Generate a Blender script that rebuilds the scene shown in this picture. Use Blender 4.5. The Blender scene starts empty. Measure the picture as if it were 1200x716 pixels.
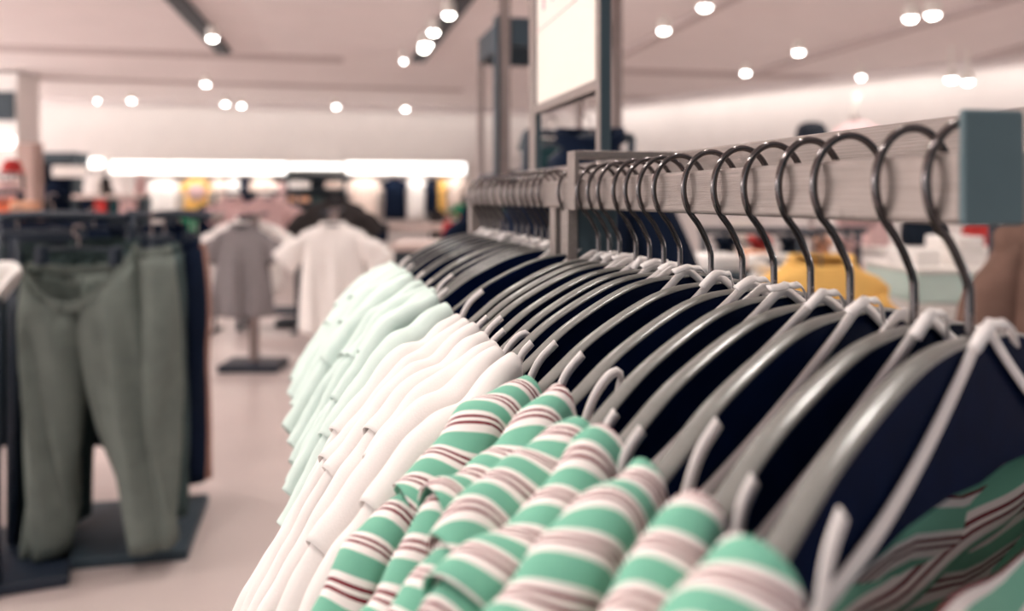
import bpy, bmesh, math, random
from mathutils import Vector, Matrix
random.seed(7)
PI = math.pi
sc = bpy.context.scene
COL = sc.collection
EYE = 1.35                       # camera height above the floor
F = 1000.0                       # focal length in pixels of the 1200 px wide frame
PSI = math.atan(.225)            # camera yaw to the right of the rail direction
CP, SP = math.cos(PSI), math.sin(PSI)
YH = 232.0                       # image row of the horizon

def at(x, y, Z):                 # world point seen at pixel x,y at camera depth Z
    a = (x-600)/F*Z
    return Vector((a*CP+Z*SP, -a*SP+Z*CP, EYE+(YH-y)/F*Z))
def on_h(x, y, h):               # world point seen at pixel x,y at height h above the eye
    return at(x, y, F*h/(YH-y))
def rail_y(x, X):                # distance along the rail where pixel column x meets the plane X
    return X/math.tan(PSI+math.atan((x-600)/F))

# ---------------------------------------------------------------- materials
def lin(v):
    v /= 255.0
    return v/12.92 if v <= .04045 else ((v+.055)/1.055)**2.4
def rgb(r, g, b): return (lin(r), lin(g), lin(b), 1)
def mat(name, col, rough=.6, metal=0, spec=.5, noise=0, nscale=20, bump=0, bscale=200, stretch=None, sheen=0, emit=None, estr=0, alpha=None, trans=0, coat=0):
    m = bpy.data.materials.new(name); m.use_nodes = True
    nt = m.node_tree; b = nt.nodes['Principled BSDF']
    b.inputs['Base Color'].default_value = col
    b.inputs['Roughness'].default_value = rough
    b.inputs['Metallic'].default_value = metal
    b.inputs['Specular IOR Level'].default_value = spec
    if sheen: b.inputs['Sheen Weight'].default_value = sheen
    if coat: b.inputs['Coat Weight'].default_value = coat
    if trans: b.inputs['Transmission Weight'].default_value = trans
    if emit:
        b.inputs['Emission Color'].default_value = emit; b.inputs['Emission Strength'].default_value = estr
    if noise or bump:
        tc = nt.nodes.new('ShaderNodeTexCoord'); mp = nt.nodes.new('ShaderNodeMapping')
        nt.links.new(tc.outputs['Object'], mp.inputs['Vector'])
        if stretch: mp.inputs['Scale'].default_value = stretch
    if noise:
        n = nt.nodes.new('ShaderNodeTexNoise'); n.inputs['Scale'].default_value = nscale; n.inputs['Detail'].default_value = 4
        nt.links.new(mp.outputs[0], n.inputs['Vector'])
        r = nt.nodes.new('ShaderNodeValToRGB')
        lo = [max(0, c*(1-noise)) for c in col[:3]]+[1]; hi = [min(1, c*(1+noise)) for c in col[:3]]+[1]
        r.color_ramp.elements[0].position = .3; r.color_ramp.elements[1].position = .7
        r.color_ramp.elements[0].color = lo; r.color_ramp.elements[1].color = hi
        nt.links.new(n.outputs['Fac'], r.inputs[0]); nt.links.new(r.outputs[0], b.inputs['Base Color'])
    if bump:
        n2 = nt.nodes.new('ShaderNodeTexNoise'); n2.inputs['Scale'].default_value = bscale; n2.inputs['Detail'].default_value = 3
        nt.links.new(mp.outputs[0], n2.inputs['Vector'])
        bp = nt.nodes.new('ShaderNodeBump'); bp.inputs['Strength'].default_value = bump; bp.inputs['Distance'].default_value = .002
        nt.links.new(n2.outputs['Fac'], bp.inputs['Height']); nt.links.new(bp.outputs[0], b.inputs['Normal'])
    return m
def stripe_mat(name, period, stops):
    m = bpy.data.materials.new(name); m.use_nodes = True
    nt = m.node_tree; b = nt.nodes['Principled BSDF']
    b.inputs['Roughness'].default_value = .8; b.inputs['Specular IOR Level'].default_value = .2
    b.inputs['Sheen Weight'].default_value = .1
    uv = nt.nodes.new('ShaderNodeUVMap'); uv.uv_map = 'UVMap'
    sx = nt.nodes.new('ShaderNodeSeparateXYZ'); nt.links.new(uv.outputs[0], sx.inputs[0])
    d = nt.nodes.new('ShaderNodeMath'); d.operation = 'DIVIDE'; d.inputs[1].default_value = period
    fr = nt.nodes.new('ShaderNodeMath'); fr.operation = 'FRACT'
    r = nt.nodes.new('ShaderNodeValToRGB'); r.color_ramp.interpolation = 'LINEAR'
    els = r.color_ramp.elements
    els[0].position = stops[0][0]; els[0].color = stops[0][1]
    els[1].position = stops[-1][0]; els[1].color = stops[-1][1]
    for p, c in stops[1:-1]:
        e = els.new(p); e.color = c
    nt.links.new(sx.outputs[0], d.inputs[0]); nt.links.new(d.outputs[0], fr.inputs[0])
    nt.links.new(fr.outputs[0], r.inputs[0]); nt.links.new(r.outputs[0], b.inputs['Base Color'])
    n2 = nt.nodes.new('ShaderNodeTexNoise'); n2.inputs['Scale'].default_value = 1500
    tc = nt.nodes.new('ShaderNodeTexCoord'); nt.links.new(tc.outputs['Object'], n2.inputs['Vector'])
    bp = nt.nodes.new('ShaderNodeBump'); bp.inputs['Strength'].default_value = .25; bp.inputs['Distance'].default_value = .0006
    nt.links.new(n2.outputs['Fac'], bp.inputs['Height']); nt.links.new(bp.outputs[0], b.inputs['Normal'])
    return m
GREEN = rgb(122, 188, 162); WHT = rgb(250, 240, 236); RED = rgb(120, 20, 38)
def sharp(seq):                                    # [(width, colour)] -> stops with hard edges
    out = []; p = 0
    for w, c in seq:
        out.append((p+.004, c)); out.append((p+w-.004, c)); p += w
    return out
M = {}
M['candy'] = stripe_mat('candy_stripe_cloth', .0205, sharp([(.45, GREEN), (.13, WHT), (.075, RED), (.085, WHT), (.075, RED), (.185, WHT)]))
M['mint'] = mat('mint_cotton', rgb(218, 234, 227), .85, spec=.15, noise=.04, nscale=16, bump=.12, bscale=900)
M['white'] = mat('white_cotton', rgb(242, 235, 231), .85, spec=.15, sheen=.1, bump=.12, bscale=900)
M['ribbon'] = mat('white_satin_ribbon', rgb(254, 246, 243), .55, spec=.3, bump=.1, bscale=600)
M['plate'] = mat('black_board', rgb(4, 19, 50), .7, spec=.03, noise=.15, nscale=60)
M['edge'] = mat('pale_board_edge', rgb(122, 121, 117), .28, spec=.7, noise=.1, nscale=120)
M['chrome'] = mat('dark_chrome_wire', rgb(104, 98, 98), .16, metal=1, noise=.1, nscale=90)
M['steel'] = mat('brushed_steel', rgb(150, 139, 134), .3, metal=.5, noise=.14, nscale=60, bump=.25, bscale=120, stretch=(6, .25, 14))
M['steel_shade'] = mat('shaded_steel', rgb(66, 82, 90), .5, metal=.2, noise=.06)  # same steel, with the shade of its unlit faces put into the colour
M['cap'] = mat('shaded_end_cap', rgb(96, 116, 122), .55, noise=.04, nscale=40)  # shade on the rail end put into the base colour
M['paper'] = mat('sign_paper', rgb(246, 236, 226), .8, noise=.01)
M['pinkink'] = mat('pink_print', rgb(238, 178, 186), .8, noise=.03)
M['wall'] = mat('wall_paint', rgb(238, 231, 228), .85, noise=.02, nscale=3)
M['ceil'] = mat('ceiling_paint', rgb(244, 235, 234), .9, noise=.02, nscale=2)
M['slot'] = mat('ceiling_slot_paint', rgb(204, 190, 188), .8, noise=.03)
M['floor'] = mat('polished_floor', rgb(196, 181, 177), .28, spec=.45, noise=.08, nscale=1.3)
M['pillar'] = mat('taupe_paint', rgb(176, 150, 142), .7, noise=.04)
M['black'] = mat('black_metal', rgb(22, 34, 50), .5, noise=.1)
M['navy'] = mat('navy_cloth', rgb(12, 24, 44), .9, noise=.12, nscale=12, spec=.15)
M['blackcloth'] = mat('black_cloth', rgb(26, 34, 46), .9, noise=.15, nscale=10, spec=.15)
M['olive'] = mat('olive_grey_twill', rgb(106, 113, 107), .85, noise=.1, nscale=14, spec=.2)
M['olive2'] = mat('dark_olive_twill', rgb(60, 74, 74), .85, noise=.12, nscale=14, spec=.2)
M['brown'] = mat('brown_cloth', rgb(150, 112, 100), .85, noise=.1, spec=.2)
M['taupe'] = mat('taupe_wool', rgb(118, 92, 82), .95, noise=.14, nscale=18, spec=.15)
M['greytee'] = mat('grey_melange_jersey', rgb(140, 134, 136), .9, noise=.08, nscale=40, spec=.15)
M['whitetee'] = mat('white_jersey', rgb(252, 246, 242), .9, noise=.02, spec=.15)
M['pinktee'] = mat('dusty_pink_print', rgb(206, 172, 170), .9, noise=.16, nscale=45, spec=.15)
M['creamtee'] = mat('cream_jersey', rgb(244, 224, 212), .9, noise=.05, spec=.15)
M['darktee'] = mat('dark_brown_jersey', rgb(56, 52, 52), .9, noise=.12, spec=.15)
M['yellow'] = mat('amber_jersey', rgb(247, 194, 112), .9, noise=.1, nscale=9, spec=.15)
M['orange'] = mat('orange_cloth', rgb(214, 110, 78), .9, noise=.1, spec=.15)
M['red'] = mat('red_cloth', rgb(190, 62, 60), .85, noise=.12, spec=.15)
M['greencloth'] = mat('bright_green_cloth', rgb(52, 146, 108), .9, noise=.1, spec=.15)
M['peach'] = mat('peach_cloth', rgb(222, 168, 138), .9, noise=.1, spec=.15)
M['pink'] = mat('pale_pink_plaster', rgb(238, 204, 204), .7, noise=.04)
M['shelf'] = mat('pale_shelf_board', rgb(214, 194, 186), .6, noise=.06)
M['whitebox'] = mat('white_lacquer', rgb(246, 240, 234), .4, noise=.02)
M['darkpanel'] = mat('dark_teal_panel', rgb(44, 58, 68), .6, noise=.1)
M['counterglass'] = mat('mint_glass', rgb(228, 250, 240), .15, spec=.6, noise=.02)
M['pole'] = mat('grey_pole_metal', rgb(150, 134, 130), .4, metal=.5, noise=.06)
M['teal'] = mat('dark_teal_cloth', rgb(36, 62, 66), .9, noise=.2, nscale=8, spec=.15)
M['lamp'] = mat('lamp_glow', rgb(255, 250, 240), .5, emit=(1, .96, .9, 1), estr=14)
M['led'] = mat('led_panel_glow', rgb(255, 252, 246), .5, emit=(1, .985, .95, 1), estr=1.7)
M['hair'] = mat('black_felt', rgb(20, 28, 44), .8, noise=.1)

# ---------------------------------------------------------------- mesh helpers
class MB:
    def __init__(s): s.v = []; s.f = []; s.uv = []
    def grid(s, fn, nu, nv, uvfn=None, closeu=False, closev=False):
        o = len(s.v)
        for i in range(nu):
            for j in range(nv):
                s.v.append(tuple(fn(i, j))); s.uv.append(uvfn(i, j) if uvfn else (i/max(1, nu-1), j/max(1, nv-1)))
        for i in range(nu if closeu else nu-1):
            for j in range(nv if closev else nv-1):
                a = o+i*nv+j; b = o+((i+1) % nu)*nv+j; c = o+((i+1) % nu)*nv+(j+1) % nv; d = o+i*nv+(j+1) % nv
                s.f.append((a, b, c, d))
        return o
    def face(s, idx): s.f.append(tuple(idx))
    def box(s, c, d):
        o = len(s.v); x, y, z = c; a, b, h = d[0]/2, d[1]/2, d[2]/2
        for sx, sy, sz in ((-1,-1,-1),(1,-1,-1),(1,1,-1),(-1,1,-1),(-1,-1,1),(1,-1,1),(1,1,1),(-1,1,1)):
            s.v.append((x+sx*a, y+sy*b, z+sz*h)); s.uv.append((0, 0))
        for q in ((0,3,2,1),(4,5,6,7),(0,1,5,4),(1,2,6,5),(2,3,7,6),(3,0,4,7)): s.f.append(tuple(o+k for k in q))
        return s
    def tube(s, pts, r, n=8, cap=True):
        pts = [Vector(p) for p in pts]; m = len(pts); rr = r if isinstance(r, (list, tuple)) else [r]*m
        T = [(pts[min(i+1, m-1)]-pts[max(i-1, 0)]).normalized() for i in range(m)]
        up = Vector((0, 0, 1)) if abs(T[0].z) < .9 else Vector((0, 1, 0))
        N = (up-T[0]*up.dot(T[0])).normalized(); Ns = []
        for t in T:
            N = (N-t*N.dot(t)).normalized(); Ns.append(N.copy())
        def fn(i, j):
            B = T[i].cross(Ns[i]); a = 2*PI*j/n
            return pts[i]+(Ns[i]*math.cos(a)+B*math.sin(a))*rr[i]
        o = s.grid(fn, m, n, closev=True)
        if cap:
            s.face([o+j for j in range(n)][::-1]); s.face([o+(m-1)*n+j for j in range(n)])
        return s
    def lathe(s, prof, n=24, c=(0, 0, 0), sx=1, sy=1):
        m = len(prof)
        o = s.grid(lambda i, j: (c[0]+prof[i][0]*sx*math.cos(2*PI*j/n), c[1]+prof[i][0]*sy*math.sin(2*PI*j/n), c[2]+prof[i][1]), m, n, closev=True)
        s.face([o+j for j in range(n)][::-1]); s.face([o+(m-1)*n+j for j in range(n)])
        return s
    def strap(s, pts, nrm, w, t=.0009):               # flat ribbon along a path, thin box section
        pts = [Vector(p) for p in pts]; m = len(pts); nrm = nrm if isinstance(nrm, list) else [nrm]*m
        def fn(i, j):
            T = (pts[min(i+1, m-1)]-pts[max(i-1, 0)]).normalized(); n = Vector(nrm[i]); n = (n-T*n.dot(T)).normalized(); b = T.cross(n)
            a, c = ((-1,-1),(-.35,-1.5),(.35,-1.5),(1,-1),(1,1),(-1,1))[j]
            return pts[i]+b*(a*w/2)+n*(c*t/2)
        o = s.grid(fn, m, 6, closev=True)
        s.face([o+j for j in range(6)][::-1]); s.face([o+(m-1)*6+j for j in range(6)])
        return s
    def build(s, name, m, parent=None, smooth=True, loc=None, rot=0, bevel=0, solid=0, sub=0):
        me = bpy.data.meshes.new(name); me.from_pydata(s.v, [], s.f); me.update()
        ul = me.uv_layers.new(name='UVMap')
        for lp in me.loops: ul.data[lp.index].uv = s.uv[lp.vertex_index]
        if smooth:
            for p in me.polygons: p.use_smooth = True
        bm = bmesh.new(); bm.from_mesh(me); bmesh.ops.recalc_face_normals(bm, faces=bm.faces); bm.to_mesh(me); bm.free()
        me.materials.append(m)
        o = bpy.data.objects.new(name, me); COL.objects.link(o)
        if parent: o.parent = parent
        if loc is not None: o.location = loc
        if rot: o.rotation_euler = (0, 0, rot)
        if bevel:
            md = o.modifiers.new('Bevel', 'BEVEL'); md.width = bevel; md.segments = 3; md.limit_method = 'ANGLE'
        if solid:
            md = o.modifiers.new('Solidify', 'SOLIDIFY'); md.thickness = solid; md.offset = 0
        if sub:
            md = o.modifiers.new('Subsurf', 'SUBSURF'); md.levels = sub; md.render_levels = sub
        return o
def box(name, c, d, m, parent=None, bevel=.004, rot=0, loc=None):
    if loc is None and not parent: loc, c = c, (0, 0, 0)
    return MB().box(c, d).build(name, m, parent, smooth=False, bevel=bevel, rot=rot, loc=loc)
def tag(o, label, cat, group=None):
    o['label'] = label; o['category'] = cat
    if group: o['group'] = group
    return o
def thing(name, label, cat, loc=(0, 0, 0), rot=0, group=None):
    o = bpy.data.objects.new(name, None); o.empty_display_size = .05; COL.objects.link(o)
    o.location = loc; o.rotation_euler = (0, 0, rot)
    return tag(o, label, cat, group)
def struct(o): o['kind'] = 'structure'; return o
def smooth(a, b, x):
    t = min(1, max(0, (x-a)/(b-a))); return t*t*(3-2*t)
def interp(tab, x):
    if x <= tab[0][0]: return tab[0][1]
    for (a, p), (b, q) in zip(tab, tab[1:]):
        if x <= b: return p+(q-p)*(x-a)/(b-a)
    return tab[-1][1]
def spline(pts, n):                                   # Catmull-Rom resample to n points, even arc length
    P = [Vector(p) for p in pts]; P = [P[0]*2-P[1]]+P+[P[-1]*2-P[-2]]; out = []
    for i in range(1, len(P)-2):
        for k in range(16):
            t = k/16; a, b, c, d = P[i-1], P[i], P[i+1], P[i+2]
            out.append(.5*((2*b)+(c-a)*t+(2*a-5*b+4*c-d)*t*t+(3*b-a-3*c+d)*t**3))
    out.append(P[-2]); L = [0]
    for a, b in zip(out, out[1:]): L.append(L[-1]+(b-a).length)
    res = []; k = 0
    for i in range(n):
        s = L[-1]*i/(n-1)
        while k < len(L)-2 and L[k+1] < s: k += 1
        u = (s-L[k])/max(1e-9, L[k+1]-L[k]); res.append(out[k].lerp(out[k+1], min(1, u)))
    return res, L[-1]

# ================================================================ the near rack
XF, XB = .247, .281                                  # rail front and back faces
XC = (XF+XB)/2
RTOP, RBOT = EYE+.0185, EYE-.0108
Y0, Y1 = .291, 1.46
rack = thing('clothes_rack', 'brushed steel clothes rack with an end cap coloured as in shade, carrying all the black hangers', 'clothes rack', (XC, (Y0+Y1)/2, 0))
RL = Vector(rack.location)
def rbox(name, x0, x1, y0, y1, z0, z1, m, bevel=.0012, parent=None):
    return box(name, ((x0+x1)/2-RL.x, (y0+y1)/2-RL.y, (z0+z1)/2), (x1-x0, y1-y0, z1-z0), m, parent or rack, bevel)
rbox('hanging_rail', XF, XB, Y0, Y1, RBOT, RTOP, M['steel'], .0024)
cap = rbox('end_cap', XF-.0004, XF+.0285, Y0-.003, Y0+.0005, RBOT-.0002, EYE+.0352, M['cap'], .002); cap['label'] = 'end cap coloured dark teal grey for its shaded face'  # dark colour paints the shade on the end face
rbox('back_beam', .345, .375, Y0+.02, Y1+.05, EYE-.012, EYE+.046, M['steel'], .0016)
yb = rail_y(676, XF)
rbox('bracket', XF-.0055, XF-.0008, yb-.010, yb+.016, RBOT-.001, EYE+.0462, M['steel'], .0008)
rbox('bracket_arm', XF-.0008, .3455, yb-.010, yb+.016, EYE+.0385, EYE+.0464, M['steel'], .0008)
yl = rail_y(646, XF)
for q, (ya, yc) in enumerate(((rail_y(664, XF), rail_y(656, XF)), (rail_y(649, XF), rail_y(643, XF)))):
    rbox('upright', XF+.001, XF+.012, ya, yc, .03, RBOT+.0005, M['steel'], .001)
rbox('upright', XF+.001, XF+.055, Y1-.045, Y1-.015, .03, RBOT+.0005, M['steel'], .001)
rbox('shaded_side_panel', XF+.013, XF+.056, rail_y(664, XF)+.003, rail_y(652, XF), .2, RBOT-.0005, M['steel_shade'], .001)  # dark panel painting the shaded side of the uprights
rbox('foot', -.02, .62, rail_y(664, XF)-.01, rail_y(643, XF)+.01, 0, .032, M['steel'], .004)
rbox('foot', -.02, .62, Y1-.06, Y1, 0, .032, M['steel'], .004)

# the sign holder stands on the back beam
ya, yc = rail_y(707, .352), rail_y(622, .352)
sh = thing('sign_holder', 'steel sign holder frame with a white paper sign, standing on the rack behind the hangers', 'sign', (.36, (ya+yc)/2, EYE+.046))
def sbox(name, y0, y1, z0, z1, m, x0=.351, x1=.369, bevel=.001):
    return box(name, ((x0+x1)/2-.36, (y0+y1)/2-(ya+yc)/2, (z0+z1)/2-.046), (x1-x0, y1-y0, z1-z0), m, sh, bevel)
def zat(x, y, X):                                    # height above eye of pixel x,y on plane X
    Y = rail_y(x, X); return (YH-y)*(Y*CP+X*SP)/F
zb0, zb1 = zat(700, 103, .351)-.002, zat(700, 103, .351)+.0125
TOPZ = .52
sbox('post', rail_y(703, .351), rail_y(698, .351), .046, TOPZ, M['steel_shade'], .3525, .366)  # posts coloured dark to paint their shaded faces
sbox('post', rail_y(627, .351), rail_y(620, .351), .046, TOPZ, M['steel_shade'], .3525, .362)
sbox('cross_bar', rail_y(698, .351), rail_y(627, .351), zb0, zb1, M['steel'])
sbox('cross_bar', rail_y(698, .351), rail_y(627, .351), TOPZ-.012, TOPZ, M['steel'])
pa, pb = rail_y(698, .355)+.001, rail_y(621, .355)-.002
for ta, tb in ((703, 698), (627, 620)): sbox('lit_edge_strip', rail_y(ta, .351)+.0006, rail_y(tb, .351), .047, TOPZ, M['steel'], .351, .3524, .0003)  # pale strips painting the lit left side of the posts
paper = sbox('paper_sign', pa, pb, zb1, TOPZ-.012, M['paper'], .3545, .3555, .0002)
# pale pink printing near the top of the sheet, and a thin pale rule below it
def ink(y, z, h, w, lean=0, name='pink_print'):
    mb = MB(); yy, zz = y-(ya+yc)/2, z-.046
    mb.v = [(-.0062, yy-w/2, zz), (-.0062, yy+w/2, zz), (-.0062, yy+w/2+lean, zz+h), (-.0062, yy-w/2+lean, zz+h), (-.0054, yy-w/2, zz), (-.0054, yy+w/2, zz), (-.0054, yy+w/2+lean, zz+h), (-.0054, yy-w/2+lean, zz+h)]
    mb.uv = [(0, 0)]*8; mb.f = [(0,1,2,3),(7,6,5,4),(0,4,5,1),(1,5,6,2),(2,6,7,3),(3,7,4,0)]
    return mb.build(name, M['pinkink'], sh, smooth=False)
yk = rail_y(637, .354)
ink(yk, zat(637, 12, .354), .075, .016)
ink(rail_y(647, .354), zat(647, 1, .354), .065, .013, -.012)
ink(rail_y(626.5, .354), zat(626.5, 0, .354), .06, .012, .01)
mb = MB(); A = (-.006, rail_y(629, .354)-(ya+yc)/2, zat(629, 38, .354)-.046); B = (-.006, rail_y(676, .354)-(ya+yc)/2, zat(676, -1, .354)-.046)
mb.strap([A, B], (-1, 0, 0), .0016, .0006); mb.build('printed_rule', M['pinkink'], sh)

# ---------------------------------------------------------------- hangers and their garments
PROF = [(0, 0), (.02, .0002), (.035, .001), (.055, .004), (.075, .0095), (.10, .0185), (.125, .0295), (.15, .0445), (.17, .056), (.19, .0645), (.205, .072), (.213, .080)]
BOT = [(0, .060), (.03, .058), (.07, .060), (.12, .069), (.17, .083), (.195, .089), (.207, .091), (.213, .089)]
NECK = -.0585                                        # hanger neck below the eye
_prof, _ = spline([(a, -b, 0) for a, b in PROF], 40)
PR = [(p.x, p.y) for p in _prof]
def ptop(s): return interp(PR, abs(s))
def make_hanger(idx, Y, th, label, swing):
    h = thing('clothes_hanger', label, 'clothes hanger', (XC, Y, EYE+NECK), -0, 'black hangers on the steel rail')
    h.rotation_euler = (0, 0, th)
    # hook: wire bent over the rail, turned a little against the body
    path = []
    cz = .0063-NECK; a, b = .0217, .0256
    for k in range(0, 33):
        ang = math.radians(-12+k*(180+12+42)/32)
        path.append((a*math.cos(ang), 0, cz+b*math.sin(ang)))
    zs = path[-1]
    path += [(zs[0]*.55, 0, zs[2]*.62+.024*.38), (-.0022, 0, .0265), (-.0004, 0, .0215), (0, 0, .017), (0, 0, -.004)]
    P, _ = spline(path, 60)
    R = Matrix.Rotation(-th+swing, 3, 'Z')
    MB().tube([R @ p for p in P], .0020, 10).build('hook', M['chrome'], h)
    S = sorted(set([-p[0] for p in PR]+[p[0] for p in PR]))
    n = len(S); t = .0041
    mb = MB()
    def fn(i, j):
        s = S[i]; zt = ptop(s)-.001; zb = -interp(BOT, abs(s))
        return (s, -t if j in (0, 3) else t, zt if j in (0, 1) else zb)
    o = mb.grid(fn, n, 4, closev=True)
    mb.face([o, o+1, o+2, o+3]); mb.face([o+(n-1)*4+k for k in (3, 2, 1, 0)])
    mb.build('body', M['plate'], h, smooth=False, bevel=.0006)
    mb = MB(); e = .0046 if idx < 14 else .0026
    SEC = ((-e, -.0012), (-e*.97, -.0005), (-e*.75, .0003), (0, .0007), (e*.75, .0003), (e*.97, -.0005), (e, -.0012))
    o = mb.grid(lambda i, j: (S[i], SEC[j][0], ptop(S[i])+SEC[j][1]), n, 7)
    mb.build('edge_band', M['edge'], h, solid=.0004)['label'] = 'pale edge band'
    return h

OUT = [(.163, -.041), (.180, -.0465), (.200, -.056), (.225, -.068), (.250, -.085), (.276, -.110), (.302, -.140), (.328, -.178), (.356, -.218), (.384, -.268)]
def make_garment(idx, Y, th, kind, label, w, front, rnd, droop=1.0):
    """An off-shoulder top: bodice, two shoulder yokes with a loose end, two sleeves, ribbon straps."""
    matn = {'candy': M['candy'], 'white': M['white'], 'mint': M['mint']}[kind]
    names = {'candy': ('striped_blouse', 'striped blouses'), 'white': ('white_blouse', 'white blouses'), 'mint': ('mint_blouse', 'mint blouses')}[kind]
    g = thing(names[0], label, 'blouse', (XC, Y, EYE+NECK), th, names[1]+' on the near rack')
    near = idx < 12
    for sg in (-1, 1):
        jit = rnd.uniform(-.004, .004)
        pts = [(p[0]+jit, p[1]*(1+(droop-1)*smooth(.215, .27, p[0]))-(.0 if p[0] < .2 else rnd.uniform(-.004, .006)), 0) for p in (OUT[:-2] if kind == 'mint' else OUT)]
        nt = 64; C, L = spline(pts, nt)
        def frame(t):
            u = min(max(t/L*(nt-1), 0), nt-1.0001); i = int(u); p = C[i].lerp(C[i+1], u-i)
            T = (C[min(i+2, nt-1)]-C[max(i-1, 0)]).normalized()
            N = Vector((T.y, -T.x, 0)); N = (N*.7+Vector((0, -1, 0))*.3).normalized()
            return p, N
        ph = [rnd.uniform(0, 6.28) for _ in range(6)]
        def surf(t, q, ww, lift=0, dmax=.1):
            p, N = frame(t); aq = abs(q); r = ww
            if aq < r*PI/2: n = r*math.sin(aq/r); d = r*(1-math.cos(aq/r))
            else: n = r; d = r+(aq-r*PI/2)
            fold = (.32 if kind != 'candy' else .28)*w*math.sin(d*2*PI/.05+2.2*math.sin(t*13+ph[0])+ph[1])*smooth(.004, .03, d)
            fold += (.14 if kind == 'candy' else .04)*w*math.sin(t*2*PI/.047+ph[2]+d*30)*smooth(.006, .03, d)
            n = n+fold*.6
            if q < 0: n = -n
            kk = 1 if kind == 'candy' else .45
            ridge = kk*(.0022*math.sin(t*2*PI/.083+ph[3])+.0012*math.sin(t*2*PI/.031+ph[4])+.0014*math.sin(t*70+q*120+ph[5]))
            return Vector((sg*(p.x+N.x*(d-lift)), n, p.y+N.y*(d-lift)+ridge))
        ty = .098+(rnd.uniform(-.012, .014) if kind == 'candy' else rnd.uniform(-.02, .07))
        # yoke
        df = .085; nq = 37; ntt = 44
        def qq(j):
            u = j/(nq-1)*2-1; return math.copysign(abs(u)**1.35, u)*df
        def yoke(i, j):
            q = qq(j); edge = ty+(.008*math.sin(q*42+ph[1])+.05*max(0, abs(q)-.02))*(1 if kind == 'candy' else .35)
            start = .002+.03*smooth(.0, .085, abs(q))*0
            t = start+(edge-start)*i/(ntt-1)
            lift = .0016+(.003 if kind == 'candy' else .0008)*smooth(.7, 1, i/(ntt-1))
            rr = w*(.62+.38*smooth(0, .035, t))
            return surf(t, q, rr*.97, lift)
        mb = MB(); mb.grid(yoke, ntt, nq, lambda i, j: ((ty*i/(ntt-1)+.01*math.sin(qq(j)*42+ph[1])*i/(ntt-1)+ph[3]*.01)-.40*qq(j), 0))
        mb.build('yoke', matn, g, solid=.0007)
        # sleeve, starting under the loose end of the yoke
        t0 = ty-.022; dfs = .12; ns = 56
        def qs(j):
            u = j/(nq-1)*2-1; return math.copysign(abs(u)**1.35, u)*dfs
        def sleeve(i, j):
            f = i/(ns-1); t = t0+(L-t0)*f; q = qs(j)
            return surf(t, q, w*(.80+.1*math.sin(f*9+ph[2])), -.0015)
        mb = MB(); mb.grid(sleeve, ns, nq, lambda i, j: (t0+(L-t0)*i/(ns-1)+ph[4]*.01-.22*qs(j), 0))
        mb.build('sleeve', matn, g, solid=.0007)
    # bodice: a flat tube with wavy gathered rows at the neckline
    na, nz = (140, 110) if front else (84, 44); ph = [rnd.uniform(0, 6.28) for _ in range(5)]
    wb = w*.86
    bulge = .010 if front else 0
    def bod(i, j):
        a = 2*PI*i/na; f = j/(nz-1)
        hw = .192+.02*f; ca, sa = math.cos(a), math.sin(a)
        s = hw*math.copysign(abs(ca)**.75, ca); n = (wb+bulge*(sa < 0)*smooth(0, .3, 1-abs(ca)))*math.copysign(abs(sa)**.55, sa)
        k = 1-smooth(0, .5, f)
        amp = wb*.34 if not front else wb*.55
        z = -.066-.010*(1-(s/hw)**2)-.006*abs(ca)-(.52*f**1.25)
        n += amp*(math.sin(s*24+ph[0]+z*16)*.45+math.sin(z*150+1.1*math.sin(s*17+ph[1]))*.6*k)*abs(sa)
        z += .007*math.sin(s*23+ph[2])*k+.002*math.sin(s*60+ph[3])*k
        return (s, n, z)
    mb = MB(); mb.grid(bod, na, nz, lambda i, j: (.52*(j/(nz-1))**1.25+.2, 0), closeu=True)
    mb.build('bodice', matn, g, solid=.0008)
    # ribbon straps: from the yoke edge up over the hanger neck, one in front and one behind
    def strap_path(nn, zo, s0, kn, sag):
        pts = []
        for sg in (-1, 1):
            seg = []
            for k in range(12):
                f = k/11; s = s0*(1-f)+.004*f
                z = (ptop(s0)-.016)*(1-f)+(.0035+zo)*f
                z += sag*math.sin(PI*f)
                n = nn*(1-f)+kn*f
                seg.append((sg*s, n, z))
            pts += seg if sg < 0 else seg[::-1]
        P, _ = spline(pts, 54); return P
    s0 = .170+rnd.uniform(-.006, .010)
    mb = MB(); mb.strap(strap_path(-.0074, 0, s0, -.0058, -.013 if front else rnd.uniform(-.013, .002)), (0, -1, .15), .0060); st = mb.build('strap', M['ribbon'], g)
    if idx % 3 == 1:
      mb = MB(); mb.strap(strap_path(.0074, .001, s0-.012, .0058, rnd.uniform(-.001, .006)), (0, 1, .15), .0058); mb.build('strap', M['ribbon'], g)
    if near or idx % 2 == 0:
        r1, r2 = rnd.uniform(.012, .022), rnd.uniform(.010, .024)
        kp = [(-r1, -.008, .0035+rnd.uniform(-.006, .003)), (-r1*.5, -.0105, .007), (0, -.0085, .0075), (.004, -.0095, .0065), (r2*.5, -.0115, .006), (r2, -.010, rnd.uniform(-.010, .002))]
        P, _ = spline(kp, 22); mb = MB(); mb.strap(P, (0, -.6, .8), .0050); mb.build('ribbon_knot', M['ribbon'], st)
        # free ribbon end standing up from the yoke edge
        sx = -s0+rnd.uniform(-.004, .004); lp = rnd.uniform(.010, .026)
        ep = [(sx, -w*.75, ptop(s0)-.020), (sx+.008, -w*.8, ptop(s0)-.004), (sx+.008+lp*.5, -w*.72, ptop(s0)+.006+lp*.3), (sx+lp+.012, -w*.6, ptop(s0)+.010+lp*.55)]
        if idx in (5, 9):
            ep += [(sx+lp+.020, -w*.55, ptop(s0)+.014+lp*.2), (sx+lp+.012, -w*.5, ptop(s0)-.006)]
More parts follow.
